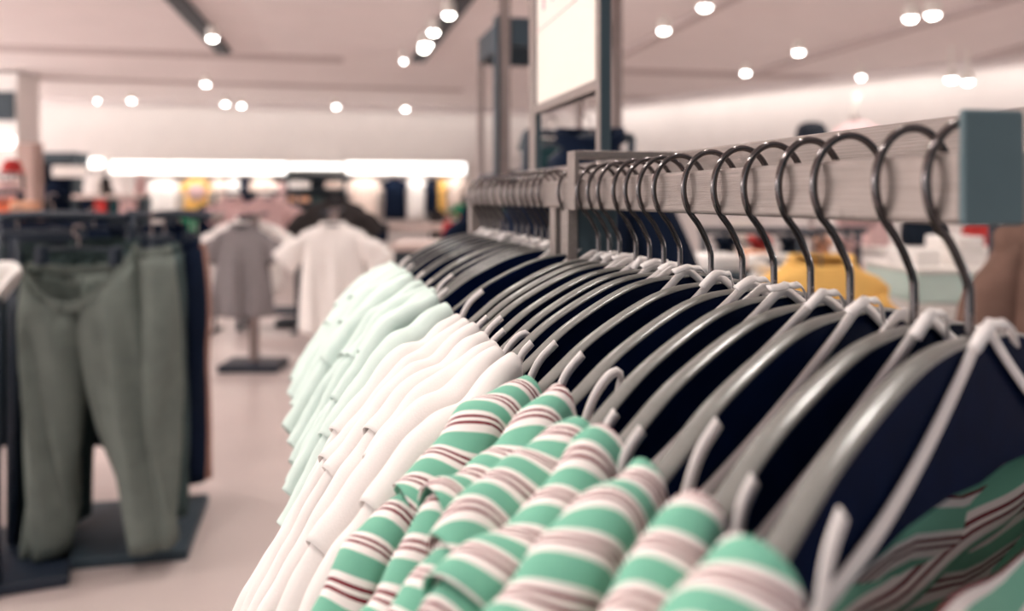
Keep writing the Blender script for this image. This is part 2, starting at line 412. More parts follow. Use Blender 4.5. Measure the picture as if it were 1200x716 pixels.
        P, _ = spline(ep, 24); mb = MB(); mb.strap(P, (0, -1, .3), .0052); mb.build('hanging_loop', M['ribbon'], g)
    return g

YS = [.305, .339, .387, .423, .462, .501, .546, .598, .629, .659, .690, .731, .759, .791, .859,
      .945, .975, 1.006, 1.036, 1.078, 1.111, 1.148, 1.205, 1.253, 1.301, 1.352, 1.404]
ORD = ['first', 'second', 'third', 'fourth', 'fifth', 'sixth', 'seventh', 'eighth', 'ninth', 'tenth', 'eleventh', 'twelfth', 'thirteenth', 'fourteenth', 'fifteenth', 'sixteenth', 'seventeenth', 'eighteenth', 'nineteenth', 'twentieth', 'twenty-first', 'twenty-second', 'twenty-third', 'twenty-fourth', 'twenty-fifth', 'twenty-sixth', 'twenty-seventh']
NS, NW = 7, 7
seen = {'candy': 0, 'white': 0, 'mint': 0}
HT = []
for i, Y in enumerate(YS):
    HT.append(math.radians(30-8*i/26+random.uniform(-1.0, 1.0)*(1 if i < 14 else 3.2)))
for i, Y in enumerate(YS):
    th = HT[i]; rnd = random.Random(100+i)
    kind = 'candy' if i < NS else ('white' if i < NS+NW else 'mint')
    hold = {'candy': 'green striped blouse', 'white': 'white blouse', 'mint': 'pale mint blouse'}[kind]
    where = '%s from the near rail end' % ORD[i] if i < 15 else '%s beyond the rail bracket' % ORD[i-15]
    make_hanger(i, Y, th, 'black pale-edged hanger holding a %s, %s' % (hold, where), math.radians(rnd.uniform(2, 9)))
    gap = min([abs(Y-v) for v in (YS[i-1] if i else 9, YS[i+1] if i < len(YS)-1 else 9)])*math.cos(th)
    w = min(.019, max(.0115, .47*gap)) if i else .021
    n = seen[kind]; seen[kind] += 1
    lab = {'candy': 'green and white blouse with thin red stripes, ' + ('nearest striped one on the rack' if n == 0 else '%s striped one from the near end' % ORD[n]),
           'white': 'plain white blouse with ribbon straps, ' + ('next to the striped blouses' if n == 0 else '%s white one behind the striped ones' % ORD[n]),
           'mint': 'pale mint green blouse, ' + ('next to the white blouses' if n == 0 else '%s mint one behind the white blouses' % ORD[n])}[kind]
    make_garment(i, Y, th, kind, lab, w, i == 0, rnd, {'candy': 1, 'white': 1.04, 'mint': 1.16}[kind])

# ================================================================ the shop behind
WORLD = 1.0
CEIL = 1.9                                           # ceiling height above the eye
YW = 18.2                                            # back wall
def U(x, y): return on_h(x, y, CEIL)
cr1, cr2 = U(722, 128), U(1125, 84)
dirw = (cr2-cr1); dirw.z = 0; dirw.normalize()
far = cr1+dirw*26
struct(box('floor', (6.5, 8, -.05), (32, 22, .1), M['floor'], bevel=0))
struct(box('ceiling', (6.5, 8.2, EYE+CEIL+.05), (32, 21.6, .1), M['ceil'], bevel=0))
struct(box('wall_back', ((cr1.x-9.5)/2, YW+.1, (EYE+CEIL)/2), (cr1.x+9.5, .2, EYE+CEIL), M['wall'], bevel=0))
def wall_seg(name, a, b, z0, z1, t, m):
    d = b-a; d.z = 0; L = d.length; ang = math.atan2(d.y, d.x); c = (a+b)/2
    return box(name, (c.x, c.y, (z0+z1)/2), (L, t, z1-z0), m, bevel=0, rot=ang)
nrm = Vector((-dirw.y, dirw.x, 0))
w0 = Vector((cr1.x-1.0, YW, 0)); w1 = w0+dirw*17
struct(wall_seg('wall_right', w0+nrm*.12, w1+nrm*.12, 0, EYE+CEIL, .2, M['wall']))
# recessed dark slots running across the ceiling, parallel to the back wall
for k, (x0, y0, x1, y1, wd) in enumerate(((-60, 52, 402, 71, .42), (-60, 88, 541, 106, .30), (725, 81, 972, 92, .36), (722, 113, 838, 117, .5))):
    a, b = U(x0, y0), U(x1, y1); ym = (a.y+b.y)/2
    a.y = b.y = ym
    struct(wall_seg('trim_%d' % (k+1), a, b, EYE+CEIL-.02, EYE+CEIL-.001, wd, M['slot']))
# cove lip with its light washing the top of the back walls
struct(box('trim_5', ((cr1.x-10.4)/2, YW-.62, EYE+CEIL-.08), (cr1.x+8.4, .05, .14), M['ceil'], bevel=0))
def area(name, loc, rot, sx, sy, e, col=(1, .95, .9)):
    l = bpy.data.lights.new(name, 'AREA'); l.shape = 'RECTANGLE'; l.size = sx; l.size_y = sy; l.energy = e; l.color = col
    o = bpy.data.objects.new(name, l); o.location = loc; o.rotation_euler = rot; COL.objects.link(o); return o
area('cove_light', ((cr1.x-10.4)/2, YW-.55, EYE+CEIL-.10), (math.radians(65), 0, 0), cr1.x+8, .2, 7)
cc = (w0+w1)/2-nrm*.5; ca = math.atan2(dirw.y, dirw.x)
struct(wall_seg('trim_6', w0-nrm*.56, w1-nrm*.56, EYE+CEIL-.15, EYE+CEIL-.01, .05, M['ceil']))
area('cove_light', (cc.x, cc.y, EYE+CEIL-.10), (math.radians(65), 0, ca), 16, .2, 20)

# unseen fill lights with no fixtures, added to brighten the ceiling
area('ceiling_fill', (-8.4, 8.5, 2.35), (0, math.radians(-158), 0), .25, 17, 430)
area('ceiling_fill', (14.5, 3, 2.35), (0, math.radians(158), 0), .25, 9, 620)
# light fascia above the back wall shelves
def fascia(x0, x1, y0, y1, label, yy=None):
    a = at(x0, y0, (YW-.5)*1.0); Y = yy or YW-.45
    def px(x): return Y*math.tan(PSI+math.atan((x-600)/F))
    X0, X1 = px(x0), px(x1); Zm = Y*CP+(X0+X1)/2*SP
    z0, z1 = EYE+(YH-y1)/F*Zm, EYE+(YH-y0)/F*Zm
    t = thing('light_fascia', label, 'light box', ((X0+X1)/2, Y, z0), 0, 'light boxes over the back wall shelves')
    box('casing', (0, .01+(YW-Y)/2, (z1-z0)/2), (X1-X0, YW-Y-.06, (z1-z0)), M['whitebox'], t, .01)
    box('light_panel', (0, -.0, (z1-z0)/2), (X1-X0-.02, .03, (z1-z0)-.02), M['led'], t, .005)['label'] = 'glowing white panel'
    if x1-x0 > 100: area('shelf_light', ((X0+X1)/2, Y-.25, z0-.02), (math.radians(25), 0, 0), X1-X0, .1, 4.5)
    return t
fascia(92, 121, 185, 197, 'short glowing white light box at the left end of the back wall', YW-1.2)
fascia(128, 336, 189, 204, 'long glowing white light box above the yellow T-shirt on the back wall')
fascia(338, 402, 191, 199, 'glowing white light box above the dark shelves in the back wall', YW-.3)
fascia(405, 546, 190, 204, 'long glowing white light box above the cream and black clothes on the back wall')
box('light_bar', (0, 0, 0), (.55, .08, .20), M['whitebox'], bevel=.02, loc=at(82, 201, 14.6))
tag(bpy.data.objects['light_bar'], 'grey white bar mounted on the dark unit at the back left', 'sign')

# tracks and spotlights on the ceiling
def track(x0, y0, x1, y1, label, dark=True):
    a, b = U(x0, y0), U(x1, y1); d = b-a; L = d.length; c = (a+b)/2
    t = thing('lighting_track', label, 'lighting track', (c.x, c.y, EYE+CEIL-.05), math.atan2(d.y, d.x))
    m = M['black'] if dark else M['slot']
    box('rail', (0, 0, .02), (L, .17 if dark else .12, .06), m, t, .006)
    for s in (-1, 1): box('end_plate', (s*(L/2+.006), 0, .02), (.012, .18 if dark else .13, .066), m, t, .003)
track(262, 58, 196, -16, 'black lighting track at the upper left, ending above the T-shirt stands')
track(490, 68, 566, -36, 'black lighting track at upper middle carrying several spotlights')
track(730, 61, 872, -14, 'dark lighting track just right of the sign holder', False)
track(872, 88, 1190, -8, 'long pale lighting track crossing the ceiling on the right', False)
track(1046, 97, 1230, 44, 'pale lighting track at the far right of the ceiling', False)
LAMPS = [(249, 47, 1, 'spotlight near the end of the black track at the upper left'),
 (526, 20, 1, 'highest spotlight on the black track at upper middle'), (508, 40, 1, 'second spotlight from the top on the black track at upper middle'), (499, 55, 1.3, 'largest bright spotlight on the black track at upper middle'), (497, 60, 1, 'lowest spotlight near the end of the black track at upper middle'),
 (241, 100, 1, 'lone spotlight above and left of the T-shirt stands'), (154, 119, 1, 'leftmost bright spotlight along the top of the back wall'), (264, 123, 1, 'left lamp of the spotlight pair above the grey T-shirt'), (283, 125, .9, 'right lamp of the spotlight pair above the grey T-shirt'), (394, 126, 1, 'spotlight near the back wall above the white T-shirt'), (475, 129, 1, 'rightmost spotlight near the back wall, left of the dark framed unit'),
 (114, 119, .6, 'faint small spotlight at the far left near the back wall'), (473, 73, .6, 'faint small spotlight below the black track at upper middle'),
 (778, 38, 1.05, 'lower spotlight on the track right of the sign holder'), (826, 11, 1.1, 'upper spotlight on the track right of the sign holder'),
 (874, 87, 1.05, 'spotlight at the far end of the long pale track'), (936, 63, 1.1, 'second spotlight from the far end of the long pale track'), (1067, 24, 1.1, 'left lamp of the pair high on the long pale track'), (1093, 20, 1.15, 'right lamp of the pair high on the long pale track'),
 (1009, 92, .95, 'spotlight below the long pale track above the rack rail'), (1115, 95, 1.2, 'left lamp of the pair on the ceiling above the end cap'), (1134, 98, 1.1, 'right lamp of the pair on the ceiling above the end cap')]
def spot_thing(p, r, label, e):
    drop = EYE+CEIL-p.z-.20 if label.endswith('end cap') else 0
    t = thing('ceiling_spotlight', label, 'spotlight', (p.x, p.y, EYE+CEIL-.18-drop), 0, 'ceiling spotlights')
    can = MB().lathe([(r*1.02, .0), (r*1.08, .02), (r*1.08, .10), (r*.8, .13), (.02, .135)], 20).build('lamp_can', M['black'] if r < .02 else M['whitebox'], t)
    MB().lathe([(.001, -.035), (r*.55, -.028), (r*.9, -.008), (r*.98, .004), (.001, .006)], 20).build('lens', M['lamp'], can)['label'] = 'glowing lens'
    box('stem', (0, 0, .145+drop/2), (.03, .03, .05+drop), M['whitebox'], t, .003)
    if e:
        l = bpy.data.lights.new('spot_beam', 'SPOT'); l.energy = e; l.spot_size = 2.3; l.spot_blend = .6; l.shadow_soft_size = .06; l.color = (1, .94, .88)
        o = bpy.data.objects.new('spot_beam', l); o.location = (p.x, p.y, EYE+CEIL-.24); COL.objects.link(o)
for x, y, k, lab in LAMPS:
    spot_thing(on_h(x, y, CEIL-(.45 if x > 1100 else .20)), .055*k if k >= .9 else .03, lab, 18 if (y > 110 and x < 600) else 0 if y > 110 or x > 1100 else (28 if y > 80 else 16)*k)
# lamps of the same ceiling above and behind the viewer
for q, (x, y) in enumerate(((-.75, .25), (.75, 1.1), (-.9, 1.7), (-3.2, 2.6), (.1, 3.4), (-2.2, 5.4), (2.6, 3.4), (-5.5, 5), (1.2, 6.2), (5.2, 5.5))):
    spot_thing(Vector((x, y, 0)), .055, 'ceiling spotlight overhead near the %s' % ['clothes rack end', 'rack sign holder', 'rack far end', 'olive trousers', 'dark jackets', 'grey T-shirt stand', 'yellow jumper', 'left side pillar', 'dark framed unit', 'taupe coat'][q], 30 if q < 3 else 50)

# ------------------------------------------------------------ clothing builders
def bg_hanger(loc, rot, wd, label, m=None):
    t = thing('shirt_hanger', label, 'clothes hanger', loc, rot, 'shirt hangers in the shop')
    MB().tube(spline([(-wd/2, 0, -.075), (-wd*.3, 0, -.035), (-.02, 0, -.004), (0, 0, 0), (.02, 0, -.004), (wd*.3, 0, -.035), (wd/2, 0, -.075)], 24)[0], .011, 8).build('shoulder_bar', m or M['black'], t)
    P = [(0, 0, -.004), (0, 0, .05)]+[(.022*math.cos(a), 0, .072+.022*math.sin(a)) for a in [math.radians(-90-30*k) for k in range(1, 9)]]
    MB().tube(spline(P, 24)[0], .003, 6).build('hook', M['pole'], t)
    return t
def tee(name, label, m, loc, rot, sh, length, slv=.24, hem=None, group=None, cat='T-shirt', depth=.075, rnd=None, sl_len=.22, sl_drop=.62, collar=True, fold=.012, slope=1.0):
    """A shirt on a hanger. loc: middle of the neck; sh: shoulder width; sl_len: sleeve length."""
    rnd = rnd or random.Random(sum(map(ord, label))); hem = hem or sh*1.02
    t = thing(name, label, cat, loc, rot, group)
    ph = [rnd.uniform(0, 6) for _ in range(4)]; nk = .085
    rows = [(.0, nk), (-.018, nk+.02), (-.035, sh*.30), (-.058, sh*.42), (-.085, sh*.495), (-.13, sh*.485), (-.20, sh*.46), (-.30, sh*.455)]
    rows = [(z*slope if z > -.14 else z, hw) for z, hw in rows]
    nlow = 10
    for k in range(1, nlow+1):
        f = k/nlow; rows.append((-.30-(length-.30)*f, sh*.455*(1-f)+hem/2*f))
    na = 60
    def fn(i, j):
        z, hw = rows[i]; a = 2*PI*j/na; f = i/(len(rows)-1)
        d = depth*(.55+.45*smooth(0, .25, -z))
        x = hw*math.copysign(abs(math.cos(a))**.8, math.cos(a)); y = d*math.sin(a)
        if i > 3: y += fold*smooth(.08, .4, -z)*(math.sin(x*34+ph[0])+.6*math.sin(x*61+ph[1]+z*4))*(.3+abs(math.sin(a)))
        zz = z+.004*math.sin(a*4+ph[2])
        if i < 3 and math.sin(a) < 0: zz -= .03*(1-i/3)*abs(math.sin(a))
        return (x, y, zz)
    mb = MB(); mb.grid(fn, len(rows), na, closev=True); mb.build('torso', m, t, solid=.004)
    for sg in (-1, 1):
        n = 9
        def sf(i, j):
            f = i/n; a = 2*PI*j/20
            cx = sg*(sh*.455+sl_len*f*math.cos(sl_drop)); cz = -.135-sl_len*f*math.sin(sl_drop)-.02*f*f
            rz = .075*(1-f)+slv*.36*f; ry = depth*.75*(1-f)+depth*.6*f
            k0 = .3+.7*smooth(0, .32, f); rz *= k0; cx -= sg*(1-k0)*.045; cz += (1-k0)*.045
            k = math.cos(a)
            return (cx+sg*k*rz*math.sin(sl_drop), ry*math.sin(a)+.006*math.sin(f*8+ph[3]), cz+k*rz*math.cos(sl_drop))
        mb = MB(); mb.grid(sf, n+1, 20, closev=True); mb.build('sleeve', m, t, solid=.004)
    if collar:
        P = [((nk+.006)*math.cos(a), .048*math.sin(a), .003-(.034 if math.sin(a) < 0 else 0)*abs(math.sin(a))) for a in [2*PI*k/28 for k in range(29)]]
        MB().tube(P, .010, 6).build('collar', m, t)
    return t
def trousers(label, m, loc, rot, wd, length, spread=(0, 0), seed=0, depth=.05, cat='trousers', sag=.02):
    """Trousers hung by the waist; loc: middle of the waistband top."""
    rnd = random.Random(seed); t = thing('trousers', label, cat, loc, rot, 'trousers on the left rack'); ph = [rnd.uniform(0, 6) for _ in range(5)]
    na = 40
    def ring(cx, z, hw, d, a, amp=.006):
        x = hw*math.copysign(abs(math.cos(a))**.8, math.cos(a)); y = d*math.sin(a)
        y += amp*(math.sin((x+cx)*52+ph[0])+.7*math.sin((x+cx)*88+ph[1]+z*5))
        return (cx+x, y, z)
    rows = [(-.035, wd*.47), (-.08, wd*.50), (-.16, wd*.535), (-.24, wd*.555), (-.30, wd*.56)]
    def sagz(p):
        return (p[0], p[1], p[2]-sag*max(0, 1-(p[0]/(wd*.5))**2)*(1 if p[1] < 0 else .25)*smooth(-.32, 0, p[2]))
    mb = MB(); mb.grid(lambda i, j: sagz(ring(0, -.042*i/3, wd*.475, depth*1.06, 2*PI*j/na, .004)), 4, na, closev=True); mb.build('waistband', m, t, solid=.005)
    for k, sg in enumerate((-1, 1)):
        n = 22
        def lf(i, j):
            z = -.036-(length-.036)*(i/(n-1)); f = max(0, (-z-.27)/(length-.27))
            hw = wd*interp([(-length, .175), (-.6, .245), (-.27, .29), (-.12, .262), (0, .238)], z)
            cx = sg*wd*interp([(-.27, .272), (-.12, .256), (0, .236)], z)+sg*-.03*wd*f+spread[k]*f**1.2
            p = ring(cx, z, hw, depth*(1.05+.2*smooth(0, .2, -z)-.25*f), 2*PI*j/na, .004+.014*smooth(.05, .5, -z))
            return sagz(p)
        mb = MB(); mb.grid(lf, n, na, closev=True); mb.build('trouser_leg', m, t, solid=.004)
    for sx in (-.3, -.1, .1, .3):
        box('belt_loop', (wd*sx, -depth*1.06*(1-(abs(sx)/.475)**2.5)**.5-.006, -.02-sag*(1-(sx/.5)**2)), (.012, .008, .05), m, t, .002)
    return t
def clip_hanger(loc, rot, wd, label):
    t = thing('clip_hanger', label, 'clothes hanger', loc, rot, 'clip hangers on the trouser rack')
    MB().tube([(-wd/2, 0, .02), (0, 0, .03), (wd/2, 0, .02)], .006, 8).build('bar', M['black'], t)
    P = [(0, 0, .028), (0, 0, .07)]+[(.022*math.cos(a), 0, .092+.022*math.sin(a)) for a in [math.radians(-90-30*k) for k in range(1, 9)]]
    MB().tube(spline(P, 20)[0], .003, 6).build('hook', M['pole'], t)
    for s in (-1, 1):
        c = box('clip', (s*wd*.42, 0, .0), (.03, .05, .07), M['black'], t, .004)
    return t

# ------------------------------------------------------------ trouser rack at the left
Zp = 3.35
bp = on_h(150, 632, -EYE)
tr = thing('trouser_rack', 'dark floor rack at the left hung with olive grey trousers', 'clothes rack', (bp.x, bp.y, 0), 0)
box('base_plate', (0, .05, .02), (.52, .62, .04), M['darkpanel'], tr, .006)
MB().tube([(0, .1, .035), (0, .1, 1.30)], .028, 14).build('post', M['black'], tr)
for k, (dx, dy) in enumerate(((-.62, .1), (.34, -.05), (-.55, -.35), (.30, .42))):
    MB().tube(spline([(0, .1, 1.27), (dx*.5, .1+(dy-.1)*.5, 1.285), (dx, dy, 1.27)], 10)[0], .016, 8).build('arm', M['black'], tr)
    MB().lathe([(.001, -.02), (.022, -.016), (.022, .016), (.001, .02)], 12, (dx, dy, 1.27)).build('arm_knob', M['pole'], tr)
b2 = on_h(12, 660, -EYE)
lr = thing('floor_rack', 'black base and post of the rack cut off at the lower left edge', 'clothes rack', (b2.x, b2.y, 0), .2)
box('base_plate', (0, 0, .02), (.42, .6, .04), M['black'], lr, .006)
MB().tube([(0, .1, .035), (0, .1, 1.2)], .026, 12).build('post', M['black'], lr)
box('cross_bar', (0, .1, 1.2), (.5, .04, .04), M['black'], lr, .006)
TROU = [  # x, y of waist middle, depth, rotation, width, length, material, spread, words
 (92, 300, 3.12, math.radians(-8), .44, 1.07, 'olive', (-.13, .08), 'olive grey trousers hanging open at the front of the left rack'),
 (20, 278, 3.30, math.radians(28), .42, 1.14, 'olive2', (-.02, .02), 'olive grey trousers at the left end of the trouser rack'),
 (110, 276, 3.42, math.radians(14), .44, 1.12, 'olive2', (-.03, .03), 'dark olive trousers directly behind the open front pair'),
 (178, 286, 3.20, math.radians(-58), .40, 1.05, 'olive', (0, .0), 'olive grey trousers turned edge-on right of the open front pair'),
 (193, 283, 3.45, math.radians(-64), .38, 1.08, 'olive2', (0, 0), 'second edge-on olive trousers, beside the black pair'),
 (212, 280, 3.75, math.radians(-50), .30, 1.05, 'navy', (0, 0), 'black trousers at the right of the left rack'),
 (224, 284, 3.85, math.radians(-60), .26, 1.06, 'brown', (0, 0), 'reddish brown trousers at the far right of the left rack'),
 (150, 262, 3.70, math.radians(8), .52, .95, 'navy', (0, 0), 'navy trousers in the middle of the left rack behind the olive pairs'),
 (62, 258, 3.62, math.radians(-6), .50, .95, 'navy', (0, 0), 'navy trousers behind the left olive trousers')]
for k, (x, y, Z, r, wd, L, m, sp, lab) in enumerate(TROU):
    p = at(x, y, Z); r0 = r-PSI
    trousers(lab, M[m], p, r0, wd, min(L, p.z-.035), sp, 40+k, depth=.07 if k == 0 else .05, sag=(.16, .06, .05)[k] if k < 3 else .02).rotation_euler.y = (math.radians(-6), .03, -.04)[k] if k < 3 else 0
    clip_hanger(p+Vector((0, 0, .0)), r0, wd*.8, 'dark clip hanger holding the '+lab.split(' at ')[0].split(' in ')[0].split(' hanging ')[0].split(' directly')[0].split(' turned')[0].split(',')[0]+['', ' at the left end', ' behind the open pair', ' turned edge-on', '', '', '', ' in the rack middle', ' at the left'][k])

# ------------------------------------------------------------ T-shirt stands in the middle
def tstand(px, py, label, hgt, m='pole', bw=.46, top=None):
    b = on_h(px, py, -EYE)
    t = thing('shirt_stand', label, 'clothes stand', (b.x, b.y, 0), -PSI, 'stands for hanging shirts')
    box('base_plate', (0, 0, .03), (bw, bw*.8, .06), M['black'], t, .008)
    box('post', (0, 0, hgt/2+.03), (.07, .05, hgt-.04), M[m], t, .006)
    MB().tube([(0, -.30, hgt-.02), (0, .34, hgt+.0)], .016, 10).build('hanging_arm', M['black'], t)
    MB().lathe([(.001, -.02), (.026, -.014), (.026, .014), (.001, .02)], 12, (0, -.31, hgt-.02)).build('arm_end', M['black'], t)
    return b
def on_stand(b, x, y, Z, label, m, sh, L, name='t_shirt', **kw):
    p = at(x, y, Z)
    tee(name, label, M[m], p, kw.pop('rot', -PSI), sh, L, group='T-shirts on the stands', **kw)
    bg_hanger(p+Vector((0, 0, -.014)), kw.get('rot', -PSI), sh*.8, 'dark hanger holding the '+label.split(' on ')[0].split(' hanging')[0].split(',')[0])
b1 = tstand(298, 432, 'stand with a black square base carrying the grey T-shirt', 1.22)
on_stand(b1, 284, 264, 6.55, 'grey melange T-shirt on the front of the left stand', 'greytee', .44, .70, sl_len=.13, sl_drop=.95, hem=.50, fold=.02)
on_stand(b1, 290, 256, 6.85, 'white T-shirt on the left stand behind the grey one', 'whitetee', .56, .62, sl_len=.20, sl_drop=.85)
b2s = tstand(391, 434, 'stand half hidden behind the rack carrying the big white T-shirt', 1.26)
on_stand(b2s, 390, 262, 6.3, 'big white T-shirt on the front of the right stand', 'whitetee', .50, .80, sl_len=.20, sl_drop=.80, slv=.30, fold=.016)
on_stand(b2s, 393, 233, 7.2, 'dark brown T-shirt on the right stand above the big white one', 'darktee', .50, .66, sl_len=.20, sl_drop=.85)
b3 = tstand(350, 380, 'small far stand with a black base between the grey and white T-shirts', 1.2, 'black', .42)
on_stand(b3, 272, 231, 8.6, 'dusty pink patterned T-shirt behind the grey T-shirt, left one', 'pinktee', .34, .6, sl_len=.12)
on_stand(b3, 314, 231, 8.5, 'dusty pink patterned T-shirt behind the white one, right one', 'pinktee', .46, .66, sl_len=.14)
on_stand(b3, 341, 247, 8.9, 'white T-shirt sleeve and side showing between the two stands', 'whitetee', .26, .5, sl_len=.1)
box('low_table', (0, 0, 0), (.1, .1, .1), M['black'], bevel=.01, loc=(0, 0, -5)); bpy.data.objects.remove(bpy.data.objects['low_table'])
def table(name, label, x, y, Z, wd, dp, th, topm, legm, rot=-PSI, cat='table', panel=False, base_z=0):
    p = at(x, y, Z)
    t = thing(name, label, cat, (p.x, p.y, base_z), rot); h = p.z-base_z
    box('table_top', (0, 0, h-th/2), (wd, dp, th), M[topm], t, .006)
    if panel:
        box('front_panel', (0, -dp/2+.06, (h-th)/2), (wd-.06, .04, h-th), M[legm], t, .004)
        for s in (-1, 1): box('side_panel', (s*(wd/2-.05), .02, (h-th)/2), (.04, dp-.14, h-th), M[legm], t, .004)
    else:
        for sx in (-1, 1):
            for sy in (-1, 1): box('leg', (sx*(wd/2-.05), sy*(dp/2-.05), (h-th)/2), (.05, .05, h-th), M[legm], t, .004)
    return p
table('low_bench', 'dark low bench standing behind the grey T-shirt', 322, 361, 8.8, .75, .35, .05, 'black', 'black')
table('display_table', 'dark display table with a pale top left of the striped rack, below the red bag', 530, 283, 7.6, 1.0, .8, .06, 'shelf', 'darkpanel', panel=True)
table('display_table', 'pale display table under the black dress at the back', 462, 262, 13.0, 1.75, .8, .10, 'shelf', 'teal')
table('display_table', 'low white display block left of the dark table', 452, 292, 10.5, .42, .5, .30, 'whitebox', 'black')

# ------------------------------------------------------------ back wall clothes
def wx(x, Y): return Y*math.tan(PSI+math.atan((x-600)/F))
def wallp(x, y, Y):
    X = wx(x, Y); Z = Y*CP+X*SP; return Vector((X, Y, EYE+(YH-y)/F*Z)), Z
box('shelf_recess', (0, 0, 0), (.1, .1, .1), M['black'], loc=(0, 0, -5)); bpy.data.objects.remove(bpy.data.objects['shelf_recess'])
a, Za = wallp(336, 204, YW-.10); b, _ = wallp(405, 286, YW-.10)
sh_u = thing('display_shelves', 'dark wall shelves with folded clothes in the middle of the back wall', 'shelves', ((a.x+b.x)/2, YW-.3, 0))
W_, H_ = b.x-a.x, a.z
box('back_panel', (0, .22, H_/2), (W_, .04, H_), M['darkpanel'], sh_u, .004)
for s in (-1, 1): box('side_panel', (s*(W_/2-.02), 0, H_/2), (.04, .44, H_), M['darkpanel'], sh_u, .004)
SHY = [208, 222, 238, 256, 275]
for yy in SHY:
    q, _ = wallp(370, yy, YW-.3); box('shelf', (0, 0, q.z), (W_-.09, .42, .04), M['darkpanel'], sh_u, .004)
def folded(x, y, Y, wd, ht, m, label, dp=.3, name='folded_clothes', group=None):
    p, _ = wallp(x, y, Y)
    t = thing(name, label, 'folded clothes', p, 0, group)
    n = max(1, round(ht/.05))
    for k in range(n):
        mb = MB(); na = 28; hh = ht/n
        mb.grid(lambda i, j: ((wd/2*(1-.05*(k % 2)))*math.copysign(abs(math.cos(2*PI*j/na))**.3, math.cos(2*PI*j/na))*(1, 1.03, 1.03, 1, .2)[i], dp/2*math.copysign(abs(math.sin(2*PI*j/na))**.3, math.sin(2*PI*j/na))*(1, 1.02, 1.02, 1, .2)[i], (0, hh*.25, hh*.75, hh*.97, hh)[i]+hh*k), 5, na, closev=True)
        mb.build('folded_layer', M[m], t)
    return t
for x, y, wd, ht, m, lab in ((349, 221.4, .5, .16, 'whitetee', 'white folded clothes on the upper left of the dark wall shelves'), (393, 221.4, .42, .16, 'creamtee', 'cream folded clothes on the upper right of the dark wall shelves'), (349, 237.4, .48, .12, 'peach', 'peach folded clothes on the second dark wall shelf, left'), (403-9, 237.4, .25, .1, 'orange', 'orange folded clothes on the second dark wall shelf, right'), (372, 237.4, .3, .1, 'olive2', 'dark folded clothes between the peach and orange ones'), (352, 255.4, .3, .14, 'brown', 'reddish brown folded clothes on the third dark wall shelf')):
    folded(x, y, YW-.32, wd, ht, m, lab)
def wallrail(x0, x1, y, Y, label):
    p, _ = wallp(x0, y, Y); q, _ = wallp(x1, y, Y)
    t = thing('wall_rail', label, 'clothes rail', ((p.x+q.x)/2, Y, p.z)); L = q.x-p.x
    MB().tube([(-L/2, 0, 0), (L/2, 0, 0)], .015, 10).build('bar', M['pole'], t)
    for s in (-1, 0, 1): MB().tube([(s*(L/2-.1), 0, 0), (s*(L/2-.1), YW-Y-.01, 0)], .012, 8).build('wall_bracket', M['pole'], t)
wallrail(168, 332, 207, YW-.42, 'steel clothes rail below the long light box, holding the yellow T-shirt')
wallrail(408, 546, 207, YW-.42, 'steel clothes rail holding the cream and black clothes on the back wall')
def wallhang(x, y, wpx, hpx, m, label, slv=True, name='wall_garment', Y=None, cat='garment'):
    Y = Y or YW-.45; p, Z = wallp(x, y, Y); sh = wpx*Z/F
    tee(name, label, M[m], p, 0, sh*(.72 if slv else .98), hpx*Z/F, sl_len=sh*.2 if slv else .05, sl_drop=1.1, group='clothes hung on the back wall', cat=cat, depth=.07)
WALLC = [(192, 210, 42, 40, 'whitetee', 'wide white garment hanging left of the yellow T-shirt', 1), (230, 209, 38, 38, 'yellow', 'yellow T-shirt with a pale round print on the back wall', 1), (257, 210, 16, 30, 'creamtee', 'narrow cream garment right of the yellow T-shirt', 0), (274, 209, 15, 32, 'whitetee', 'narrow white garment above the left pink T-shirt', 0), (287, 209, 13, 30, 'navy', 'narrow navy garment between the two white ones above the stands', 0), (308, 208, 38, 15, 'creamtee', 'short cream top hanging above the right pink T-shirt', 1), (311, 214, 20, 27, 'whitetee', 'white camisole below the short cream top', 0), (331, 214, 12, 28, 'pinktee', 'narrow pink garment left of the dark wall shelves', 0),
 (426, 208, 46, 57, 'creamtee', 'large cream coat hanging right of the dark wall shelves', 1), (463, 209, 27, 48, 'navy', 'black sleeveless dress on the back wall', 0), (488, 208, 20, 48, 'whitetee', 'off-white dress right of the black dress', 0), (506, 210, 16, 40, 'navy', 'black garment left of the amber scarf', 0), (518, 211, 10, 40, 'yellow', 'narrow amber scarf hanging on the back wall', 0), (535, 206, 24, 34, 'creamtee', 'cream top at the right end of the back wall rail', 1)]
for x, y, wpx, hpx, m, lab, s in WALLC: wallhang(x, y, wpx, hpx, m, lab, s)
p, Z = wallp(231, 221, YW-.56)
mb = MB(); mb.lathe([(.001, -.012), (.16, -.012), (.17, 0), (.16, .006), (.001, .008)], 28); pr = mb.build('round_print', M['pinktee']); pr.rotation_euler = (PI/2, 0, 0)
for o in bpy.data.objects:
    if o.get('label') == 'yellow T-shirt with a pale round print on the back wall': pr.parent = o; pr.location = (0.02, -.085, -.27)
pr['label'] = 'pale round print'
pd, _ = wallp(262, 206, YW); pe, _ = wallp(336, 262, YW)
struct(box('trim_8', (0, 0, 0), (pe.x-pd.x, .03, pd.z-pe.z), M['darkpanel'], bevel=0, loc=((pd.x+pe.x)/2, YW-.016, (pd.z+pe.z)/2)))
